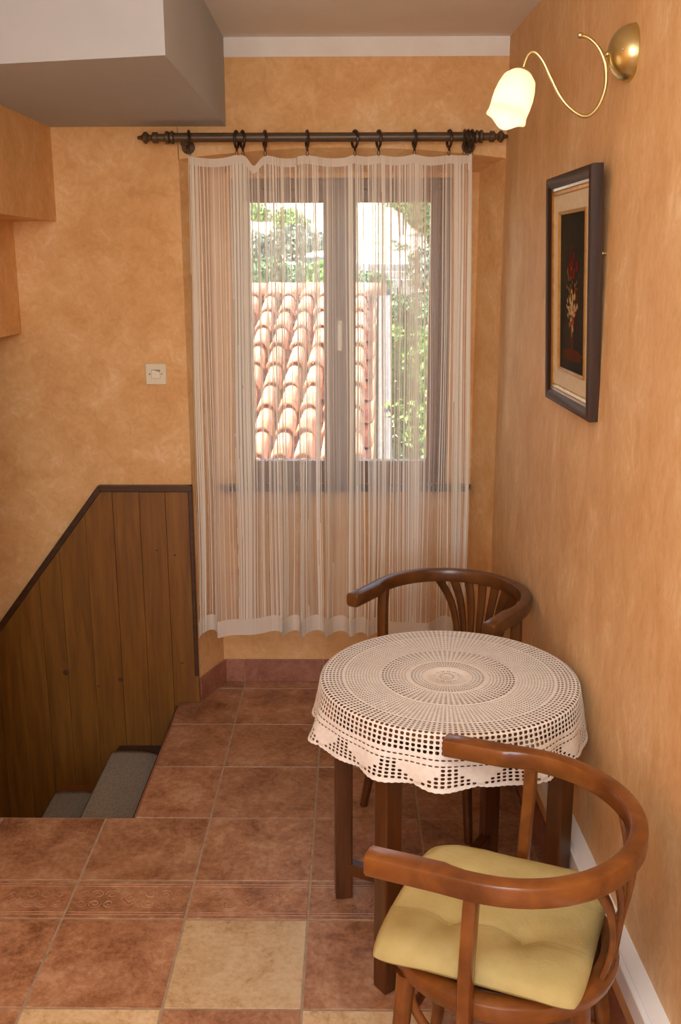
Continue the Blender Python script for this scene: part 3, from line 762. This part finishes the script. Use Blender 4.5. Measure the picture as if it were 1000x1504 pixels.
bar(legs['l'], legs['r'], .030, .036, .092, 'stretcher', tab, M['table_wood']); bar(legs['f'], legs['b'], .030, .034, .092, 'stretcher', tab, M['table_wood'])
ap = [V((legs[k][0] - TX, legs[k][1] - TY, .648)) for k in 'lfrb']
for i in range(4):
    p, q = ap[i], ap[(i + 1) % 4]; d = (q - p).normalized()
    MB().sweep([p + d * .02, q - d * .02], rsec(.02, .058, .1)).build('apron', M['table_wood'], tab)

# ------------------------------------------------------------------ crocheted tablecloth: a real open net
NS1 = 76
CX, CYY = TX - .006, TY - .004
RIMR = .326; RC = .010
def drape(t, a):
    """t: distance from the centre along the cloth, a: angle; returns point"""
    flat_r = RIMR - RC
    w = (.55 * sin(11 * a + .8) + .45 * sin(7 * a + 2.1) + .35 * sin(17 * a))
    if t <= flat_r: r, z = t, 0
    elif t <= flat_r + RC * pi / 2:
        b_ = (t - flat_r) / RC; r, z = flat_r + RC * sin(b_), -RC * (1 - cos(b_))
    else:
        d = t - flat_r - RC * pi / 2; q = d / .11
        out = .020 * q + .016 * w * q ** 1.3
        r = RIMR + out; z = -RC - d * (1 - .03 * q)
    return r, z
def cpos(t, a, lift=0):
    r, z = drape(t, a)
    # cloth lies a little off centre on the top
    x = TX + (CX - TX) * max(0, 1 - t / .3) + r * cos(a); y = TY + (CYY - TY) * max(0, 1 - t / .3) + r * sin(a)
    return V((x - TX, y - TY, .7085 + z + lift))
rowspec = []   # (t0, t1, multiplier of spokes, open?(k), hole half widths)
def R_(t0, t1, mult, op, ha=.3, hr=.3, kind='o'): rowspec.append((t0, t1, mult, op, ha, hr))
yes = lambda k: True; no = lambda k: False
R_(.004, .013, .25, no)
R_(.013, .021, .25, lambda k: True, .36, .3)
R_(.021, .027, .25, no)
R_(.027, .037, .5, lambda k: k % 3 != 0, .26, .32)
R_(.037, .060, 1, no)
for k in range(4): R_(.060 + k * .0085, .0685 + k * .0085, 1, yes, .30 + .02 * k, .30 + .02 * k)
R_(.094, .103, 1, no)
nr = 8
for k in range(nr): R_(.103 + k * .0082, .103 + (k + 1) * .0082, 1, yes, .25 + .013 * k, .26 + .014 * k)
t = .103 + nr * .0082
R_(t, t + .005, 1, no); t += .005
n2 = 12
for k in range(n2): R_(t, t + .0075, 2, yes, .26 + .003 * k, .26 + .004 * k); t += .0075
R_(t, t + .004, 2, no); t += .004
while t < .312: R_(t, t + .0092, 2, yes, .33, .33); t += .0092
for k in range(5): R_(t, t + .0112, 2, yes, .34, .36); t += .0112
R_(t, t + .0055, 2, no); t += .0055
R_(t, t + .0085, 2, yes, .36, .20); t += .0085
R_(t, t + .0055, 2, no); t += .0055
R_(t, t + .0080, 2, yes, .36, .20); t += .0080
T_FAN = t
P_ = 10   # one fan per 10 columns
nfan = 5; fh = .0088
def fan(k, i):
    p = k % P_; d = min(p, P_ - p)  # 0..5 from the middle of the solid fan
    e = i * .85 + .6
    return d >= e and (d - e < 1.2 or (k + i) % 2 == 0 or d > e + 2)
for i in range(nfan): R_(t, t + fh, 2, (lambda k, i=i: fan(k + 5, nfan - 1 - i)), .33, .36); t += fh
T_END = t
cloth = MB()
def frame_cell(t0, t1, a0, a1, ha, hr, hole):
    am, tm = (a0 + a1) / 2, (t0 + t1) / 2; da, dt = a1 - a0, t1 - t0
    O_ = [(t0, a0), (t0, am), (t0, a1), (tm, a1), (t1, a1), (t1, am), (t1, a0), (tm, a0)]
    if not hole:
        cloth.add([cpos(p, q) for p, q in ((t0, a0), (t0, am), (t0, a1), (t1, a1), (t1, am), (t1, a0))], [(0, 1, 4, 5), (1, 2, 3, 4)]); return
    h = []
    for (x, y) in ((-.78, -.82), (-1.0, 0), (-.78, .82), (0, 1), (.82, .74), (1.0, 0), (.82, -.74), (0, -1)): h.append((tm + x * hr * dt, am + y * ha * da))
    vs = [cpos(*p) for p in O_] + [cpos(*p) for p in h]
    cloth.add(vs, [(i, (i + 1) % 8, 8 + (i + 1) % 8, 8 + i) for i in range(8)])
for (t0, t1, mult, op, ha, hr) in rowspec:
    n = int(round(NS1 * mult))
    if mult == 2: n = 150
    for k in range(n):
        a0, a1 = 2 * pi * k / n, 2 * pi * (k + 1) / n
        frame_cell(t0, t1, a0, a1, ha, hr, op(k))
# solid centre button
n = 24; cloth.add([cpos(0, 0)] + [cpos(.0045, 2 * pi * j / n) for j in range(n)], [(0, 1 + j, 1 + (j + 1) % n) for j in range(n)])
clo = thing('crochet_tablecloth', 'round white crocheted tablecloth with scalloped edge on the table', 'tablecloth', (TX, TY, 0))
o = cloth.build('crochet_net', M['yarn'], clo, fix=False)
bm = bmesh.new(); bm.from_mesh(o.data); bmesh.ops.remove_doubles(bm, verts=bm.verts, dist=1e-5); bmesh.ops.recalc_face_normals(bm, faces=bm.faces); bm.to_mesh(o.data); bm.free()
sd = o.modifiers.new('yarn_thickness', 'SOLIDIFY'); sd.thickness = .0008; sd.offset = 1
o.data.shade_smooth()
# scalloped picot edge: one rounded fan tip per repeat
ed = MB(); n = 150
def tip(k): return .0075 * abs(cos(pi * (k - 0) / P_)) ** .7
pts = []
for k in range(n * 2):
    kk = k / 2; e = tip(kk) + (.0016 if k % 2 else 0)
    pts.append((kk, e))
for i in range(len(pts)):
    k0, e0 = pts[i]; k1, e1 = pts[(i + 1) % len(pts)]
    a0 = 2 * pi * k0 / n; a1 = 2 * pi * (k0 + .5) / n
    vs = [cpos(T_END, a0), cpos(T_END, a1), cpos(T_END + e1 + .001, a1), cpos(T_END + e0 + .001, a0)]
    ed.add(vs, [(0, 1, 2, 3)])
o = ed.build('scalloped_edge', M['yarn'], clo, fix=False)
bm = bmesh.new(); bm.from_mesh(o.data); bmesh.ops.remove_doubles(bm, verts=bm.verts, dist=1e-5); bmesh.ops.recalc_face_normals(bm, faces=bm.faces); bm.to_mesh(o.data); bm.free()
sd = o.modifiers.new('yarn_thickness', 'SOLIDIFY'); sd.thickness = .0022; sd.offset = 1

# ------------------------------------------------------------------ bentwood armchairs
RR = .240
def make_chair(label, wood_, loc, facing):
    W_ = M[wood_]
    ch = thing('bentwood_armchair', label, 'chair', loc, facing, 'bentwood armchairs at the table')
    zr = .699; L = .195
    path, secs = [], []
    def sec(w, h, s): # shift s inward
        return [(a + s, c) for a, c in rsec(w, h, .22)]
    arc = [(RR * cos(a), RR * sin(a)) for a in [pi / 2 + pi * k / 40 for k in range(41)]]
    left = [(x, RR) for x in (L, L - .004, .14, .10, .070, .058, .046, .02)]
    for x, y in left: path.append((x, y, zr))
    for x, y in arc: path.append((x, y, zr))
    for x, y in left[::-1]: path.append((x, -y, zr))
    n = len(path)
    for i in range(n):
        x = path[i][0]; wd, h, sh_ = .034, .043, 0
        if x > .052: wd, h, sh_ = .044, .043, .005
        elif x > .04: wd, h, sh_ = .039, .043, .0025
        if i in (0, n - 1): wd -= .006; h -= .006
        secs.append(sec(wd, h, sh_))
    # side = t x up ; travelling anticlockwise from left arm, side points outward, so inward is negative
    secs = [[(a - 2 * 0 if True else a, c) for a, c in s_] for s_ in secs]
    secs = [[(-a, c) for a, c in s_][::-1] for s_ in secs]
    MB().sweep(path, secs).build('top_rail', W_, ch, smooth=True)
    for sy in (1, -1):
        p = catmull([(.004, sy * .236, zr - .012), (.006, sy * .238, .62), (.010, sy * .235, .52), (.012, sy * .228, .43), (.012, sy * .222, .37)], 4)
        MB().sweep(p, rsec(.026, .034, .3), up=V((0, 1, 0))).build('arm_post', W_, ch, smooth=True)
    MB().lathe([(.0001, .414), (.208, .414), (.220, .420), (.223, .435), (.219, .450), (.210, .456), (.188, .456), (.184, .449), (.0001, .449)], (0, 0, 0), (0, 0, 1), 56).build('seat_ring', W_, ch, smooth=True)
    MB().lathe([(.0001, .4485), (.183, .4485), (.180, .452), (.0001, .453)], (0, 0, 0), (0, 0, 1), 48).build('seat_panel', M['seat_wood'], ch, smooth=True)
    for k in range(7):
        q = k - 3; a = pi + q * rad(12.2)
        top = V((RR * cos(a), RR * sin(a), zr - .012)); yt = top.y
        p = catmull([top, (top.x * .45 - .224 * .55 - .004, yt * .76, .615), (-.222 + .002 * abs(q), yt * .58, .53), (-.212 + .006 * abs(q), yt * .42, .425)], 5)
        nn = len(p); ss = []
        for i in range(nn):
            f_ = i / (nn - 1); wv = .031 - .014 * f_; ss.append(rsec(.010, wv, .25))
        MB().sweep(p, ss, up=V((0, 1, 0))).build('back_slat', W_, ch, smooth=True)
    for fx, sy in ((1, 1), (1, -1), (-1, 1), (-1, -1)):
        if fx > 0: p = [(.148, sy * .148, .418), (.156, sy * .158, .28), (.172, sy * .176, .12), (.188, sy * .192, 0)]
        else: p = [(-.168, sy * .095, .418), (-.182, sy * .106, .28), (-.204, sy * .122, .12), (-.226, sy * .138, 0)]
        p = catmull(p, 5); nn = len(p)
        MB().tube(p, [.019 - .006 * i / (nn - 1) for i in range(nn)], 12, up=V((1, 0, 0))).build('leg', W_, ch, smooth=True)
    for sy in (1, -1):
        p = catmull([(.148, sy * .140, .405), (.128, sy * .142, .33), (.06, sy * .140, .26), (-.06, sy * .125, .215), (-.186, sy * .108, .20)], 6)
        MB().tube(p, .0095, 10).build('brace', W_, ch, smooth=True)
    p = catmull([(.148, .140, .405), (.150, .12, .33), (.155, .05, .275), (.155, -.05, .275), (.150, -.12, .33), (.148, -.140, .405)], 6)
    MB().tube(p, .0095, 10).build('brace', W_, ch, smooth=True)
    return ch
c1 = make_chair('near bentwood armchair with the yellow cushion, against the right wall', 'chair_wood', (.297, 1.703, 0), rad(158))
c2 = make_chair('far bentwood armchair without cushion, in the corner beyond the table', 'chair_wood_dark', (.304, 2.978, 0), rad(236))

# cushion on the near chair
cu = thing('seat_cushion', 'square olive yellow tufted cushion on the near armchair', 'cushion', (.297, 1.703, .4565), rad(158))
def cus(u, v, top):
    hw = .202
    # rounded square outline, very slightly pulled in along the sides
    k_ = sqrt(max(1e-9, 1 - .16 * (u * v) ** 4))
    x = .014 + hw * u * k_ * (1 - .022 * (1 - v * v)); y = .006 + hw * v * k_ * (1 - .022 * (1 - u * u))
    e = max(0, (1 - abs(u) ** 4.5)) ** .42 * max(0, (1 - abs(v) ** 4.5)) ** .42
    h = .031 * e + .0005
    d = 0
    for du in (-.36, .36):
        for dv in (-.36, .36):
            r2 = ((u - du) ** 2 + (v - dv) ** 2); d += .015 * math.exp(-r2 / .016) + .007 * math.exp(-r2 / .12)
    for dv in (-.36, .36): d += .0022 * math.exp(-((v - dv) / .025) ** 2)
    wr = .0045 * noise.noise(V((u * 2.6 + 5, v * 2.6, .3))) + .002 * noise.noise(V((u * 7, v * 4 + 3, 1)))
    r = sqrt(x * x + y * y); droop = -.25 * max(0, r - .222)
    zc = .024
    z = zc + (h - d * e + wr * e if top else -min(h * .75, .0225)) + droop
    return V((x, y, z + .0015))
n = 44
top = [[cus(-1 + 2 * i / n, -1 + 2 * j / n, True) for j in range(n + 1)] for i in range(n + 1)]
bot = [[cus(-1 + 2 * i / n, -1 + 2 * j / n, False) for j in range(n + 1)] for i in range(n + 1)]
b = MB().grid(top).grid(bot)
o = b.build('padding', M['cushion'], cu, fix=False)
bm = bmesh.new(); bm.from_mesh(o.data)
be = [e for e in bm.edges if len(e.link_faces) == 1]
bmesh.ops.bridge_loops(bm, edges=be); bmesh.ops.recalc_face_normals(bm, faces=bm.faces); bm.to_mesh(o.data); bm.free()
o.data.shade_smooth()
for dv in (-.36, .36):
    p = [cus(-.97 + 1.94 * i / 40, dv, True) + V((0, 0, .0004)) for i in range(41)]
    MB().tube(p, .0011, 6).build('seam', M['seam'], cu, smooth=True)
for du in (-.36, .36):
    for dv in (-.36, .36):
        MB().lathe([(.0001, 0), (.006, .0), (.006, .002), (.0001, .004)], cus(du, dv, True) - V((0, 0, .001)), (0, 0, 1), 12).build('tuft_button', M['cushion'], cu, smooth=True)

# ------------------------------------------------------------------ outside: tiled roof, hillside, wall, bushes
rd = V((.026, .934, .356)).normalized(); re_ = V((rd.y, -rd.x, 0)).normalized(); rn = re_.cross(rd).normalized()
RP = V((-.490, 11.0, 1.347))
roof = thing('tiled_roof', 'sunlit orange barrel tiled roof of the neighbouring building', 'roof', RP)
RM = Matrix((( re_.x, -rd.x, rn.x, 0), (re_.y, -rd.y, rn.y, 0), (re_.z, -rd.z, rn.z, 0), (0, 0, 0, 1)))   # local: u along ridge, v down the slope, w up
ROW = .404; CW = .19
def half_tile(r0, r1, ln, up, th=.014, n=9):
    """barrel tile running along +v; up=1 cover (arched), -1 pan"""
    vs = []; 
    for (rr, v) in ((r0, 0), (r1, ln)):
        for q in (rr, rr - th):
            for j in range(n + 1):
                a = pi * j / n; vs.append((q * cos(a), v, up * q * sin(a) * 1.02))
    k = n + 1; fs = []
    for j in range(n):
        fs += [(j, j + 1, 2 * k + j + 1, 2 * k + j), (k + j, 3 * k + j, 3 * k + j + 1, k + j + 1), (j, k + j, k + j + 1, j + 1), (2 * k + j, 2 * k + j + 1, 3 * k + j + 1, 3 * k + j)]
    fs += [(0, 2 * k, 3 * k, k), (n, k + n, 3 * k + n, 2 * k + n)]
    return MB().add(vs, fs)
cover = half_tile(.062, .087, .47, 1, .018).mesh('roof_tile', M['roof_tile'], True)
pan_ = half_tile(.080, .064, .47, -1).mesh('roof_tile', M['roof_tile'], True)
for me in (cover, pan_):
    bm = bmesh.new(); bm.from_mesh(me); bmesh.ops.recalc_face_normals(bm, faces=bm.faces); bm.to_mesh(me); bm.free()
random.seed(12)
def put(me, u, v, w, tz=0, tx=0, sc_=1, name='roof_tile'):
    o = bpy.data.objects.new(name, me); COL.objects.link(o); o.parent = roof
    o.matrix_local = RM @ Matrix.Translation((u, v, w)) @ Matrix.Rotation(tz, 4, 'Z') @ Matrix.Rotation(tx, 4, 'X') @ Matrix.Diagonal((1, sc_, 1, 1))
    return o
for c in range(-10, 4):
    u = c * CW + .02
    for r in range(0, 10):
        v = .237 - .47 + ROW * r
        sc_ = 1.0
        if r == 0: v, sc_ = -.06, .63
        o = put(cover, u + random.uniform(-.006, .006), v, .055 + random.uniform(-.003, .004), random.gauss(0, .02), .065, sc_)
        o = put(pan_, u + CW / 2, v + .03, .045, random.gauss(0, .01), .035, sc_)
def rlocal(b, name, m_, bv=0, smooth=False):
    o = b.build(name, m_, roof, smooth=smooth, bevel=bv); o.matrix_local = RM.copy(); return o
rlocal(MB().box((-2.1, -.18, -.16), (.83, 3.6, -.035)), 'roof_deck', M['roof_dark'])
rlocal(MB().box((.785, -.1, -.2), (.905, 3.6, .062)), 'verge_mortar', M['mortar'], .01)
rlocal(MB().box((-2.1, -.16, -.03), (.83, .09, .055)), 'ridge_mortar', M['mortar'], .01)
rt = half_tile(.10, .112, .46, 1).mesh('ridge_tile', M['roof_tile'], True)
for k in range(8):
    o = bpy.data.objects.new('ridge_tile', rt); COL.objects.link(o); o.parent = roof
    o.matrix_local = RM @ Matrix.Translation((.86 - k * .40, -.03, .05)) @ Matrix.Rotation(rad(90), 4, 'Z')
b = MB().box((-2.6, 7.9, -3.4), (.30, 10.9, -.4)); o = b.build('house_wall', M['ext_plaster'], roof); o.location = -RP
# terrain
prof = [(4.4, -3.4), (9, -3.2), (13, -1.6), (17, -.35), (21, .55), (21.6, 1.35), (26, 1.9), (32, 3.0), (40, 5.2), (60, 12), (75, 15)]
b = MB(); rowsg = []
for y, z in prof: rowsg.append([V((x, y, z + .25 * noise.noise(V((x * .3, y * .2, 0))) + .02 * x)) for x in [-14 + 1.0 * k for k in range(32)]])
g = b.grid(rowsg).build('ground_hillside', M['ground'], smooth=True, fix=False); tag(g, 'pale dry hillside rising behind the roof', 'hillside', kind='structure')
at = lambda px, py, Y: V(((px - 517) / 1463 * Y, Y, H - (py - 385) / 1500 * Y))
# low dry-stone wall
sw_ = thing('stone_wall', 'low grey dry-stone wall across the hillside', 'stone wall', (-1.3, 21.2, 1.0))
random.seed(8); b = MB()
for r in range(5):
    x = -5.0 + random.uniform(0, .2)
    while x < 2.6:
        w = random.uniform(.22, .5); h = .16
        b.box((x, -.18 + random.uniform(-.04, .04), -.1 + r * h), (x + w - .02, .2, -.1 + (r + 1) * h - .015)); x += w
b.build('stones', M['stone'], sw_, bevel=0)['kind'] = 'stuff'
def bush(name, label, c, rad_, n, leaf, m_, seed, cat='bush', trunk=None):
    random.seed(seed)
    e = thing(name, label, cat, (c.x, c.y, c.z - rad_[2] * .9), 0, None)
    b = MB(); lobes = [(V((random.uniform(-.5, .5) * rad_[0], random.uniform(-.5, .5) * rad_[1], random.uniform(-.35, .5) * rad_[2])), random.uniform(.45, .75)) for k in range(9)]
    for k in range(n):
        lc, ls = random.choice(lobes)
        d = V((random.gauss(0, 1), random.gauss(0, 1), random.gauss(0, 1))).normalized() * random.uniform(.55, 1.0) ** .5
        p = lc + V((d.x * rad_[0] * ls, d.y * rad_[1] * ls, d.z * rad_[2] * ls)); p.z += rad_[2] * .9
        nrm = (d + V((random.gauss(0, .6), random.gauss(0, .6), random.gauss(0, .6)))).normalized(); t1 = nrm.orthogonal().normalized()
        t1.rotate(Matrix.Rotation(random.uniform(0, 6.28), 3, nrm)); t2 = nrm.cross(t1); s = leaf * random.uniform(.6, 1.3)
        b.add([p - t1 * s, p + t2 * s * .5, p + t1 * s, p - t2 * s * .5], [(0, 1, 2, 3)])
    o = b.build('foliage', m_, e, fix=False); o['kind'] = 'stuff'
    b = MB()
    for k in range(5):
        a = 2 * pi * k / 5; b.tube([(0.05 * cos(a), .05 * sin(a), -.35 if not trunk else -trunk), (rad_[0] * .2 * cos(a), rad_[1] * .2 * sin(a), rad_[2] * .5), (rad_[0] * .45 * cos(a), rad_[1] * .45 * sin(a), rad_[2] * 1.1)], [.03, .02, .008], 5)
    b.build('stems', M['cap_wood'], e); return e
B = [('shrub', 'bright green shrub low down right of the tiled roof', at(626, 655, 8.6), (.50, .42, .42), 2600, .04, 'leaf_bright'),
     ('shrub', 'bright green shrub right of the roof verge, halfway down the right casement', at(624, 575, 9.9), (.52, .45, .42), 2600, .04, 'leaf_bright'),
     ('shrub', 'leafy light green shrub just beyond the verge of the roof', at(600, 520, 11.4), (.40, .45, .40), 1800, .045, 'leaf_bright'),
     ('shrub', 'darker green shrub beyond the roof ridge in the right casement', at(590, 470, 14.6), (.55, .5, .45), 2400, .05, 'leaf_mid'),
     ('shrub', 'mid green shrub at the right edge of the right casement', at(636, 505, 13.0), (.34, .4, .55), 1800, .05, 'leaf_mid'),
     ('shrub', 'green shrub close behind the left end of the roof ridge', at(384, 415, 14.6), (.40, .36, .32), 1600, .05, 'leaf_mid'),
     ('shrub', 'green shrub behind the ridge in the middle of the left casement', at(438, 412, 16.2), (.42, .36, .34), 1600, .05, 'leaf_mid'),
     ('shrub', 'small green shrub behind the ridge seen next to the window centre', at(477, 416, 14.8), (.30, .36, .30), 1200, .05, 'leaf_bright'),
     ('shrub', 'dark green shrub behind the right end of the roof ridge', at(538, 420, 16.4), (.36, .36, .25), 1200, .05, 'leaf_mid'),
     ('shrub', 'grey green shrub on the terrace at the left of the left casement', at(384, 366, 23.6), (.58, .5, .45), 2200, .07, 'leaf_olive'),
     ('shrub', 'broad grey green shrub on the terrace, middle of the left casement', at(430, 362, 25.4), (.66, .55, .45), 2200, .07, 'leaf_olive'),
     ('shrub', 'grey green shrub on the terrace beside the window centre', at(478, 364, 27.2), (.66, .55, .45), 2000, .07, 'leaf_olive'),
     ('shrub', 'bright green shrub high on the pale slope, left casement', at(428, 330, 29.6), (.66, .5, .40), 1700, .07, 'leaf_bright'),
     ('shrub', 'small bright green shrub high on the slope at the far left', at(376, 322, 32.0), (.55, .5, .45), 1300, .07, 'leaf_bright'),
     ('tree', 'green tree at the top right of the right casement', at(622, 325, 24.0), (.62, .6, .8), 3000, .07, 'leaf_mid'),
     ('tree', 'dark green tree crown at the top centre of the right casement', at(588, 304, 29.0), (.62, .6, .5), 2000, .07, 'leaf_mid'),
     ('shrub', 'grey green shrub under the tree at the right, against the bank', at(626, 400, 19.0), (.46, .5, .6), 2000, .06, 'leaf_olive'),
     ('shrub', 'greyish shrub beside the bright path in the right casement', at(590, 378, 26.0), (.42, .5, .5), 1200, .06, 'leaf_olive')]
for k, (nm, lab, c, r_, n_, lf, m_) in enumerate(B):
    bush(nm, lab, c, r_, n_, lf, M[m_], 100 + k, 'tree' if nm == 'tree' else 'bush', 1.4 if nm == 'tree' else None)
